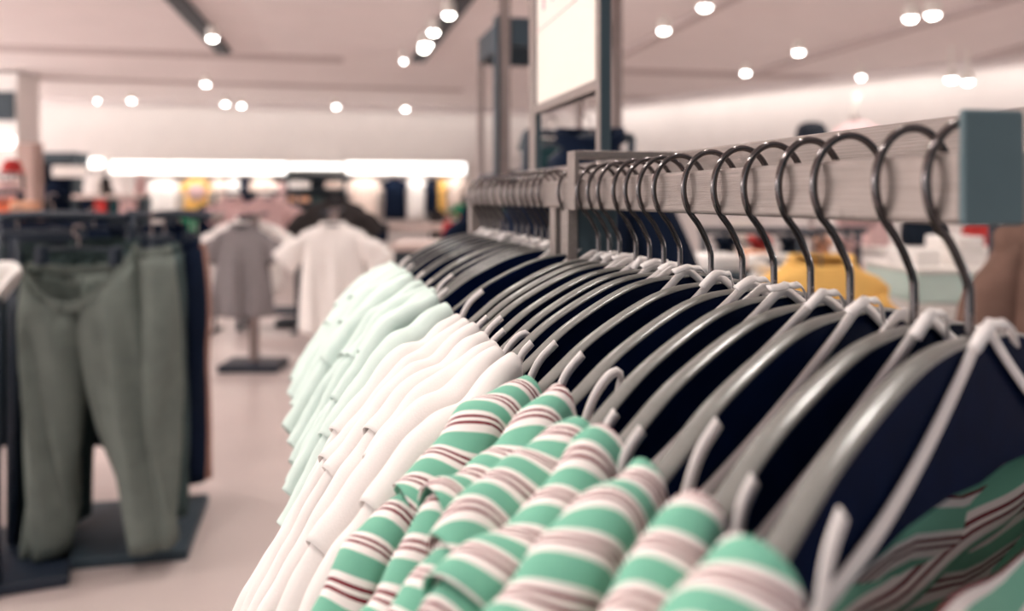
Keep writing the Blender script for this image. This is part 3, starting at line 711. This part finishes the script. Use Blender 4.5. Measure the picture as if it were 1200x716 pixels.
# second row lower on the wall
for x, y, wpx, hpx, m, lab, s in ((222, 248, 16, 52, 'greencloth', 'bright green garment hanging below the yellow T-shirt', 0), (243, 240, 24, 56, 'navy', 'black garment right of the bright green one', 0), (206, 250, 18, 48, 'navy', 'black garment left of the bright green one', 0), (512, 246, 18, 36, 'darktee', 'dark garment left of the red bag', 0), (541, 240, 24, 14, 'greencloth', 'small green folded top above the red bag', 0)):
    wallhang(x, y, wpx, hpx, m, lab, s, Y=YW-.9)
p = at(532, 281, 7.5)
t = thing('red_bag', 'red bag standing on the dark display table', 'bag', (p.x, p.y, at(530, 283, 7.6).z+.001), -PSI)
mb = MB(); na = 32
mb.grid(lambda i, j: (.10*(1, 1.04, 1, .94, .9)[i]*math.copysign(abs(math.cos(2*PI*j/na))**.4, math.cos(2*PI*j/na)), .05*(1, 1.1, 1, .8, .5)[i]*math.copysign(abs(math.sin(2*PI*j/na))**.4, math.sin(2*PI*j/na)), (0, .05, .11, .16, .175)[i]), 5, na, closev=True)
mb.build('bag_body', M['red'], t)
MB().tube(spline([(-.05, 0, .16), (-.04, 0, .23), (.04, 0, .23), (.05, 0, .16)], 16)[0], .006, 8).build('handle', M['red'], t)
# dark rack of clothes between stands and table at the back
for x, wpx, m, lab in ((424, 12, 'teal', 'dark teal folded stack under the pale back table'), (446, 14, 'navy', 'navy folded stack under the pale back table')):
    p = at(x, 283, 12.4); folded(0, 0, 5, .2, .26, m, lab).location = (p.x, p.y, p.z)

# ------------------------------------------------------------ far left
pl = at(35, 240, 12.5)
struct(box('trim_7', (0, 0, 0), (.26, .26, EYE+.80), M['pillar'], bevel=.01, loc=(pl.x, pl.y, (EYE+.80)/2), rot=-PSI))
pp = at(16, 170, 12.9)
struct(box('wall_left', (0, 0, 0), (.95, .6, 1.02), M['wall'], bevel=.01, loc=(pp.x-.25, pp.y+.1, EYE+CEIL-.56), rot=-PSI))
box('dark_sign', (0, 0, 0), (.42, .06, .42), M['darkpanel'], bevel=.01, loc=at(0, 124, 12.4), rot=-PSI)
tag(bpy.data.objects['dark_sign'], 'dark panel on the white pillar head at the far left edge', 'sign')
lb = at(2, 166, 12.35)
ll = thing('wall_lamp', 'white glowing oval lamp at the far left edge', 'lamp', lb, -PSI)
MB().lathe([(.001, -.09), (.16, -.085), (.20, -.03), (.20, .03), (.16, .085), (.001, .09)], 28, sy=.4).build('lamp_body', M['led'], ll)
box('mount', (0, .12, 0), (.08, .2, .06), M['whitebox'], ll, .004)
du = at(70, 252, 15.0)
d = thing('dark_unit', 'tall dark display unit left of the white bags', 'display unit', (du.x, du.y, 0), -PSI)
for s in (-1, 1): box('side_panel', (s*.36, 0, 1.07), (.06, .5, 2.14), M['darkpanel'], d, .01)
box('back_panel', (0, .22, 1.07), (.66, .05, 2.14), M['navy'], d, .004)
box('top_panel', (0, 0, 2.05), (.66, .5, .18), M['darkpanel'], d, .01)
for k in range(3): box('shelf', (0, 0, .5+k*.42), (.66, .42, .04), M['darkpanel'], d, .004)
p = at(64, 196, 14.6)
mn = thing('dark_mannequin', 'dark mannequin bust in the dark unit at the back left', 'mannequin', (p.x, p.y, p.z-.55), -PSI)
MB().lathe([(.16, 0), (.19, .08), (.17, .2), (.09, .28), (.055, .33), (.06, .36), (.10, .42), (.115, .5), (.09, .58), (.03, .62)], 24, sy=.8).build('bust', M['navy'], mn)
for x, y, Z, wd, m, lab in ((108, 206, 14.6, .24, 'whitetee', 'upright white bag on the back left shelf'), (146, 206, 14.6, .27, 'whitetee', 'slanted white bag on the back left shelf'), (127, 208, 14.8, .24, 'darktee', 'dark bag between the two white bags'), (165, 207, 14.8, .16, 'pinktee', 'pinkish bag at the right of the back left shelf')):
    top = at(x, y, Z); bot = at(x, 228, Z); h = top.z-bot.z
    t = thing('display_bag', lab, 'bag', bot, -PSI, 'bags on the back left shelf'); na = 28
    lean = .12 if 'slanted' in lab else 0
    mb = MB(); mb.grid(lambda i, j: (wd/2*(1, 1.05, 1.0, .9)[i]*math.copysign(abs(math.cos(2*PI*j/na))**.4, math.cos(2*PI*j/na))-lean*(0, .25, .7, 1)[i], .08*(1, 1.1, .9, .4)[i]*math.copysign(abs(math.sin(2*PI*j/na))**.4, math.sin(2*PI*j/na)), h*(0, .25, .7, 1)[i]), 4, na, closev=True)
    mb.build('bag_body', M[m], t)
    MB().tube(spline([(-.05-lean, 0, h*.97), (-.04-lean, 0, h*1.2), (.04-lean, 0, h*1.2), (.05-lean, 0, h*.97)], 14)[0], .008, 6).build('handle', M[m], t)
sp = at(131, 229, 14.7)
s_ = thing('display_shelf', 'pale shelf unit holding the white bags at the back left', 'shelves', (sp.x, sp.y, 0), -PSI)
box('shelf', (0, 0, sp.z-.02), (1.15, .45, .07), M['shelf'], s_, .008)
z2 = at(131, 250, 14.7).z; box('shelf', (0, 0, z2-.02), (1.15, .45, .05), M['darkpanel'], s_, .008)
for sx in (-.55, .55): box('side_panel', (sx, .05, sp.z/2), (.05, .4, sp.z), M['darkpanel'], s_, .008)
box('back_panel', (0, .24, sp.z/2), (1.1, .03, sp.z), M['darkpanel'], s_, .004)
for x, wd, m, lab in ((120, .18, 'red', 'red box on the lower back left shelf'), (105, .16, 'navy', 'navy box on the lower back left shelf'), (151, .24, 'pinktee', 'pale pink box on the lower back left shelf'), (136, .16, 'teal', 'dark teal box beside the red box')):
    p = at(x, 249.8, 14.5); b = thing('storage_box', lab, 'box', (p.x, p.y, z2+.006), -PSI, 'boxes on the lower back left shelf')
    box('box_body', (0, 0, .1), (wd, .2, .2), M[m], b, .012); box('lid', (0, 0, .215), (wd+.012, .212, .03), M[m], b, .006)
# clothes cut off by the left edge
p = at(-40, 278, 2.9)
tee('white_shirt', 'white shirt cut off by the left edge beside the olive trousers', M['whitetee'], p, -PSI, .22, .26, sl_len=.05, cat='shirt', fold=.006, depth=.05); bg_hanger(p+Vector((0, 0, -.014)), -PSI, .17, 'hanger holding the white shirt at the left edge')
p = at(4, 234, 6.0)
tee('orange_top', 'orange red top at the left edge above the white shirt', M['orange'], p, -PSI, .24, .22, sl_len=.06, cat='top', fold=.006); bg_hanger(p+Vector((0, 0, -.014)), -PSI, .2, 'hanger holding the orange red top')
p = at(30, 248, 5.6)
folded(0, 0, 5, .16, .07, 'peach', 'peach folded cloth right of the orange red top', .12).location = p
t = table('side_shelf', 'small dark side table under the peach folded cloth', 30, 248.3, 5.6, .3, .3, .03, 'black', 'black')
p = at(14, 196, 9.5)
rh = thing('red_hat', 'round red hat at the far left on a slim stand', 'hat', p, 0)
MB().lathe([(.14, -.06), (.15, -.05), (.10, -.04), (.095, .03), (.07, .075), (.02, .09)], 24).build('hat', M['red'], rh)
MB().tube([(0, 0, -p.z+.01), (0, 0, -.05)], .012, 8).build('stand_pole', M['pole'], rh)
MB().lathe([(.12, 0), (.12, .015), (.02, .02)], 20, (0, 0, -p.z)).build('stand_base', M['pole'], rh)
p = at(8, 212, 9.2)
tee('pale_blouse', 'pale blouse below the red hat at the far left', M['pinktee'], p, -PSI, .22, .3, sl_len=.06, cat='blouse', fold=.006); bg_hanger(p+Vector((0, 0, -.014)), -PSI, .18, 'hanger holding the pale blouse')

def floor_rail(name, label, x0, x1, y, Z, m='black'):
    p0, p1 = at(x0, y, Z), at(x1, y, Z); c = (p0+p1)/2; L = (p1-p0).length
    t = thing(name, label, 'clothes rail', (c.x, c.y, 0), -PSI)
    MB().tube([(-L/2, 0, c.z), (L/2, 0, c.z)], .014, 10).build('bar', M[m], t)
    for s in (-1, 1):
        MB().tube([(s*L/2, 0, .02), (s*L/2, 0, c.z)], .016, 10).build('post', M[m], t); box('foot', (s*L/2, 0, .012), (.05, .4, .024), M[m], t, .004)
floor_rail('floor_rail', 'dark rail carrying the dusty pink T-shirts behind the grey T-shirt', 252, 349, 226, 8.6)
floor_rail('floor_rail', 'dark rail carrying the orange red top at the left edge', -30, 22, 225, 6.0)
floor_rail('floor_rail', 'dark rail carrying the pale blouse below the red hat', -25, 27, 205, 9.2)
floor_rail('floor_rail', 'dark rail carrying the white shirt cut off by the left edge', -75, -4, 252, 2.9)
# ------------------------------------------------------------ framed unit behind the sign holder
n0 = at(590, 232, 4.05); n0.z = 0
fx, fy = n0.x, n0.y
fr = thing('garment_frame', 'tall open display frame with a dark header behind the sign holder', 'display frame', (fx, fy, 0))
Wf, Df = .56, .60; HT_ = EYE+.86
for (x_, y_, m) in ((0, 0, 'pole'), (0, Df, 'pole'), (Wf, 0, 'pole'), (Wf, Df, 'pole')):
    box('post', (x_, y_, HT_/2+.2 if y_ == 0 else HT_/2), (.055 if y_ == 0 else .03, .05, HT_+.4 if y_ == 0 else HT_), M[m], fr, .004)
for x_ in (0, Wf): box('header', (x_, Df/2, HT_-.07), (.03, Df-.06, .135), M['darkpanel'], fr, .004)
for y_ in (0, Df): box('header', (Wf/2, y_, HT_-.07), (Wf-.06, .03, .135), M['darkpanel'], fr, .004)
box('upright_trim', (-.036, -.006, HT_/2), (.016, .06, HT_), M['darkpanel'], fr, .003)
MB().tube([(.03, Df/2, EYE+.11), (Wf-.03, Df/2, EYE+.11)], .012, 10).build('hanging_bar', M['black'], fr)
for s in (0, Wf): box('bar_holder', (s, Df/2, EYE+.11), (.03, Df-.06, .03), M['black'], fr, .003)
for k, (px_, m, lab) in enumerate(((562, 'navy', 'navy dress hanging low at the left of the display frame'), (585, 'blackcloth', 'black dress beside the navy dress in the display frame'), (608, 'navy', 'navy jacket hanging left of the sign holder'), (634, 'teal', 'dark teal jacket hanging behind the sign holder'))):
    p = at(px_, 228+(4 if k < 2 else -26), 4.3 if k > 1 else 4.5)
    tee('dark_garment', lab, M[m], p, -PSI+.5*(-1)**k, .22 if k < 2 else .3, .75, sl_len=.2, sl_drop=1.2, cat='garment', group='dark clothes behind the rack')
    bg_hanger(p+Vector((0, 0, -.014)), -PSI+.5*(-1)**k, .2, 'hanger holding the '+lab.split(' hanging')[0].split(' beside')[0].split(' behind')[0])
# two dark jackets on a rail seen through the lower opening of the sign holder
for px_, py_, Z, sh_, m, lab in ((645, 166, 2.75, .20, 'teal', 'dark teal jacket seen through the sign holder, left one'), (692, 154, 2.45, .26, 'navy', 'navy jacket seen through the sign holder, right one')):
    p = at(px_, py_, Z)
    tee('dark_jacket', lab, M[m], p, -PSI, sh_*1.0, .70, sl_len=.34, sl_drop=1.15, slv=.22, slope=1.25, cat='jacket', depth=.09, group='dark jackets behind the sign holder')
    t = bg_hanger(p+Vector((0, 0, -.014)), -PSI, sh_*.9, 'dark hanger holding the %s jacket behind the sign holder' % lab.split(' jacket')[0])
p = at(668, 157, 2.62)
jr = thing('jacket_rail', 'dark rail carrying the two jackets behind the sign holder', 'clothes rail', (p.x, p.y, 0), -PSI+.42)
q = (at(625, 163, 2.75), at(705, 146, 2.4))
MB().tube([(-.15, 0, p.z), (.22, 0, p.z)], .011, 10).build('bar', M['black'], jr)
for s in (-.68, 1):
    MB().tube([(s*.22, .0, .02), (s*.22, 0, p.z)], .014, 10).build('post', M['black'], jr); box('foot', (s*.22, 0, .012), (.05, .4, .024), M['black'], jr, .004)

# ------------------------------------------------------------ right, behind the hangers
dt = table('display_table', 'dark clothes table behind the hangers, with small folded piles', 800, 312, 3.3, .95, .6, .05, 'darkpanel', 'navy', panel=True)
ztab = dt.z
def pile(x, Z, wd, ht, m, lab, y=None):
    p = at(x, 312, Z); folded(0, 0, 5, wd, ht, m, lab, .22).location = (p.x, p.y, ztab+.001)
pile(735, 3.35, .16, .11, 'whitetee', 'white folded pile at the left of the dark table behind the hangers')
pile(838, 3.2, .15, .055, 'whitetee', 'low white folded pile in the middle of the dark table behind the hangers')
pile(888, 3.15, .05, .07, 'peach', 'small peach folded cloth at the right of the dark table behind the hangers')
pile(795, 3.4, .12, .035, 'pinktee', 'thin pink folded pile on the dark table behind the hangers')
pile(762, 3.15, .07, .03, 'red', 'small red folded cloth on the dark table behind the hangers')
p = at(872, 262, 4.6)
ws = thing('price_stand', 'white price board with a dark bar seen between the hangers', 'sign', (p.x, p.y, 0), -PSI)
box('board', (0, 0, p.z-.08), (.17, .02, .2), M['paper'], ws, .003); box('bar', (0.02, -.013, p.z-.10), (.11, .008, .014), M['black'], ws, .001)
MB().tube([(0, .005, .01), (0, .005, p.z-.17)], .012, 8).build('pole', M['pole'], ws); box('foot', (0, 0, .012), (.2, .2, .024), M['black'], ws, .004)
rk = at(915, 280, 4.2)
bk = thing('back_rack', 'black clothes rack behind the yellow jumper', 'clothes rack', (rk.x, rk.y, 0), -PSI)
zz = at(915, 270, 4.2).z
MB().tube([(-.4, 0, zz), (.42, 0, zz)], .016, 10).build('bar', M['black'], bk)
for s in (-1, 1):
    MB().tube([(s*.38, 0, .02), (s*.38, 0, zz)], .016, 10).build('post', M['black'], bk); box('foot', (s*.38, 0, .012), (.05, .5, .024), M['black'], bk, .004)
for k, (x, m, lab) in enumerate(((850, 'navy', 'navy garment at the left of the black rack behind the yellow jumper'), (890, 'red', 'red garment on the black rack behind the yellow jumper'), (925, 'blackcloth', 'black garment on the black rack behind the yellow jumper'), (962, 'peach', 'peach garment on the black rack behind the yellow jumper'), (992, 'pinktee', 'pink garment at the right of the black rack'))):
    p = at(x, 272, 4.2)
    tee('rack_garment', lab, M[m], p-Vector((0, 0, .03)), -PSI+.9, .2, .5, sl_len=.1, cat='garment', group='clothes on the black rack', depth=.045)
    bg_hanger(p-Vector((0, 0, .018)), -PSI+.9, .15, 'hanger holding the '+lab.split(' garment')[0]+' garment on the black rack')
p = at(962, 303, 2.6)
tee('yellow_jumper', 'amber yellow jumper hanging behind the near hangers', M['yellow'], p, -PSI-.1, .40, .55, sl_len=.28, sl_drop=1.35, slv=.2, cat='jumper', depth=.10, fold=.014)
bg_hanger(p+Vector((0, 0, -.04)), -PSI-.1, .30, 'hanger holding the amber yellow jumper')
ys_ = thing('jumper_stand', 'black stand carrying the amber yellow jumper', 'clothes stand', (p.x+.03, p.y+.16, 0), -PSI)
MB().tube([(0, 0, .02), (0, 0, p.z+.07)], .014, 10).build('post', M['black'], ys_); box('base_plate', (0, 0, .012), (.34, .34, .024), M['black'], ys_, .004)
MB().tube([(0, 0, p.z+.07), (-.03, -.2, p.z+.075)], .01, 8).build('hanging_arm', M['black'], ys_)
p = at(905, 303, 2.75)
tee('white_blouse', 'white blouse left of the amber yellow jumper', M['whitetee'], p, -PSI+.5, .20, .5, sl_len=.16, sl_drop=1.2, cat='blouse', depth=.07, fold=.008); bg_hanger(p+Vector((0, 0, -.014)), -PSI+.5, .17, 'hanger holding the white blouse')
# white counter with a mint glass top
p = at(1105, 312, 3.6)
ct = thing('shop_counter', 'white counter with a mint tinted glass case right of the yellow jumper', 'counter', (p.x, p.y, 0), -PSI)
wz = p.z
box('base_cabinet', (0, 0, (wz-.13)/2), (.46, .5, wz-.13), M['whitebox'], ct, .008)
box('glass_case', (0, 0, wz-.068), (.45, .49, .115), M['counterglass'], ct, .006); box('counter_top', (0, 0, wz), (.47, .51, .018), M['whitebox'], ct, .004)
box('plinth', (0, -.01, .03), (.44, .49, .06), M['darkpanel'], ct, .004)
for x, y, Z, wd, ht, m, lab in ((1070, 297, 3.55, .12, .07, 'whitetee', 'white folded cloth at the left on the white counter'), (1118, 300, 3.6, .15, .12, 'whitetee', 'white folded pile at the right on the white counter')):
    q = at(x, 312, Z); folded(0, 0, 5, wd, ht, m, lab, .2).location = (q.x, q.y, wz+.010)
# black bag and red cloth on a far shelf seen under the rail
q = at(1086, 288, 5.2)
fs = thing('far_table', 'white far table behind the white counter', 'table', (q.x, q.y, 0), -PSI)
box('table_top', (.1, 0, q.z-.02), (1.5, .5, .04), M['whitebox'], fs, .006)
for sx in (-.55, .75):
    for sy in (-.2, .2): box('leg', (sx, sy, (q.z-.04)/2), (.04, .04, q.z-.04), M['whitebox'], fs, .004)
for x, wd, ht, m, lab, cat in ((1082, .25, .17, 'blackcloth', 'black handbag under the rail end on the far table', 'bag'), (1150, .20, .15, 'red', 'red handbag right of the black handbag on the far table', 'bag'), (1025, .14, .2, 'pinktee', 'pink handbag left of the black handbag on the far table', 'bag')):
    r = at(x, 288, 5.2); t = thing('handbag', lab, cat, (r.x, r.y, q.z+.001), -PSI, 'handbags on the far table'); na = 28
    mb = MB(); mb.grid(lambda i, j: (wd/2*(1, 1.05, 1, .85)[i]*math.copysign(abs(math.cos(2*PI*j/na))**.4, math.cos(2*PI*j/na)), .06*(1, 1.1, .9, .3)[i]*math.copysign(abs(math.sin(2*PI*j/na))**.4, math.sin(2*PI*j/na)), ht*(0, .3, .8, 1)[i]), 4, na, closev=True); mb.build('bag_body', M[m], t)
    MB().tube(spline([(-.05, 0, ht*.95), (-.04, 0, ht+.07), (.04, 0, ht+.07), (.05, 0, ht*.95)], 14)[0], .006, 6).build('handle', M[m], t)
# taupe coat at the right edge
p = at(1215, 238, 2.2)
tee('taupe_coat', 'taupe brown coat hanging at the right edge below the end cap', M['taupe'], p, -PSI-.2, .20, .95, sl_len=.42, sl_drop=1.42, slv=.2, cat='coat', depth=.09, fold=.012); bg_hanger(p+Vector((0, 0, -.014)), -PSI-.2, .17, 'hanger holding the taupe brown coat')
cs = thing('coat_stand', 'dark stand carrying the taupe coat at the right edge', 'clothes stand', (p.x+.05, p.y+.2, 0), -PSI)
MB().tube([(0, 0, .02), (0, 0, p.z+.07)], .014, 10).build('post', M['black'], cs); box('base_plate', (0, 0, .012), (.34, .34, .024), M['black'], cs, .004)
MB().tube([(0, 0, p.z+.07), (-.05, -.22, p.z+.075)], .01, 8).build('hanging_arm', M['black'], cs)
# black hat and a pale bust with a slim upright above the rail
p = at(951, 160, 4.0)
hs = thing('black_hat', 'round black hat showing above the rail on a slim stand', 'hat', (p.x, p.y, p.z), -PSI)
MB().lathe([(.105, -.06), (.11, -.052), (.075, -.045), (.072, .02), (.06, .055), (.03, .068), (.004, .07)], 28, sy=.9).build('hat', M['hair'], hs)
MB().tube([(0, 0, -p.z+.02), (0, 0, -.05)], .012, 8).build('stand_pole', M['pole'], hs); MB().lathe([(.14, 0), (.14, .018), (.02, .024)], 20, (0, 0, -p.z)).build('stand_base', M['pole'], hs)
p = at(1005, 160, 4.6)
bs = thing('display_bust', 'pale pink display bust above the rail with a slim white upright', 'mannequin', (p.x, p.y, 0), -PSI)
MB().lathe([(.10, p.z-.5), (.15, p.z-.35), (.17, p.z-.12), (.16, p.z-.02), (.12, p.z+.045), (.06, p.z+.075), (.04, p.z+.085)], 28, sy=.6).build('bust', M['pink'], bs)
MB().tube([(-.02, 0, p.z+.08), (-.012, 0, p.z+.15), (.0, 0, p.z+.235)], [.03, .022, .027], 12).build('upright', M['whitebox'], bs)
MB().tube([(0, 0, .02), (0, 0, p.z-.48)], .02, 10).build('pole', M['pole'], bs); MB().lathe([(.16, 0), (.16, .02), (.03, .03)], 24).build('base', M['black'], bs)


# ================================================================ camera and light
cam = bpy.data.cameras.new('camera'); co = bpy.data.objects.new('camera', cam); COL.objects.link(co)
co.location = (0, 0, EYE); co.rotation_euler = (PI/2, 0, -PSI)
cam.sensor_fit = 'HORIZONTAL'; cam.sensor_width = 36; cam.lens = 36*F/1200
cam.shift_y = -(358-YH)/1200
cam.clip_start = .01; cam.clip_end = 200
cam.dof.use_dof = True; cam.dof.focus_distance = .575; cam.dof.aperture_fstop = cam.lens/7.0; cam.dof.aperture_blades = 0
sc.camera = co
w = bpy.data.worlds.new('world'); sc.world = w; w.use_nodes = True
nt = w.node_tree; bg = nt.nodes['Background']; bg.inputs['Strength'].default_value = WORLD
tc = nt.nodes.new('ShaderNodeTexCoord'); sx = nt.nodes.new('ShaderNodeVectorMath'); sx.operation = 'DOT_PRODUCT'
sx.inputs[1].default_value = (.45, -.89, 0)          # the unlit end of the shop lies behind and to the right of the viewer
nt.links.new(tc.outputs['Generated'], sx.inputs[0])
mr = nt.nodes.new('ShaderNodeMapRange'); mr.inputs['From Min'].default_value = -.1; mr.inputs['From Max'].default_value = .75
nt.links.new(sx.outputs['Value'], mr.inputs['Value'])
cr = nt.nodes.new('ShaderNodeValToRGB'); cr.color_ramp.elements[0].color = (1, .945, .925, 1); cr.color_ramp.elements[1].color = (.09, .12, .135, 1)
nt.links.new(mr.outputs[0], cr.inputs[0]); nt.links.new(cr.outputs[0], bg.inputs['Color'])
vs = sc.view_settings
sc.display_settings.display_device = 'sRGB'
vs.view_transform = 'Standard'; vs.look = 'None'; vs.gamma = 1; vs.exposure = .84; vs.use_curve_mapping = False
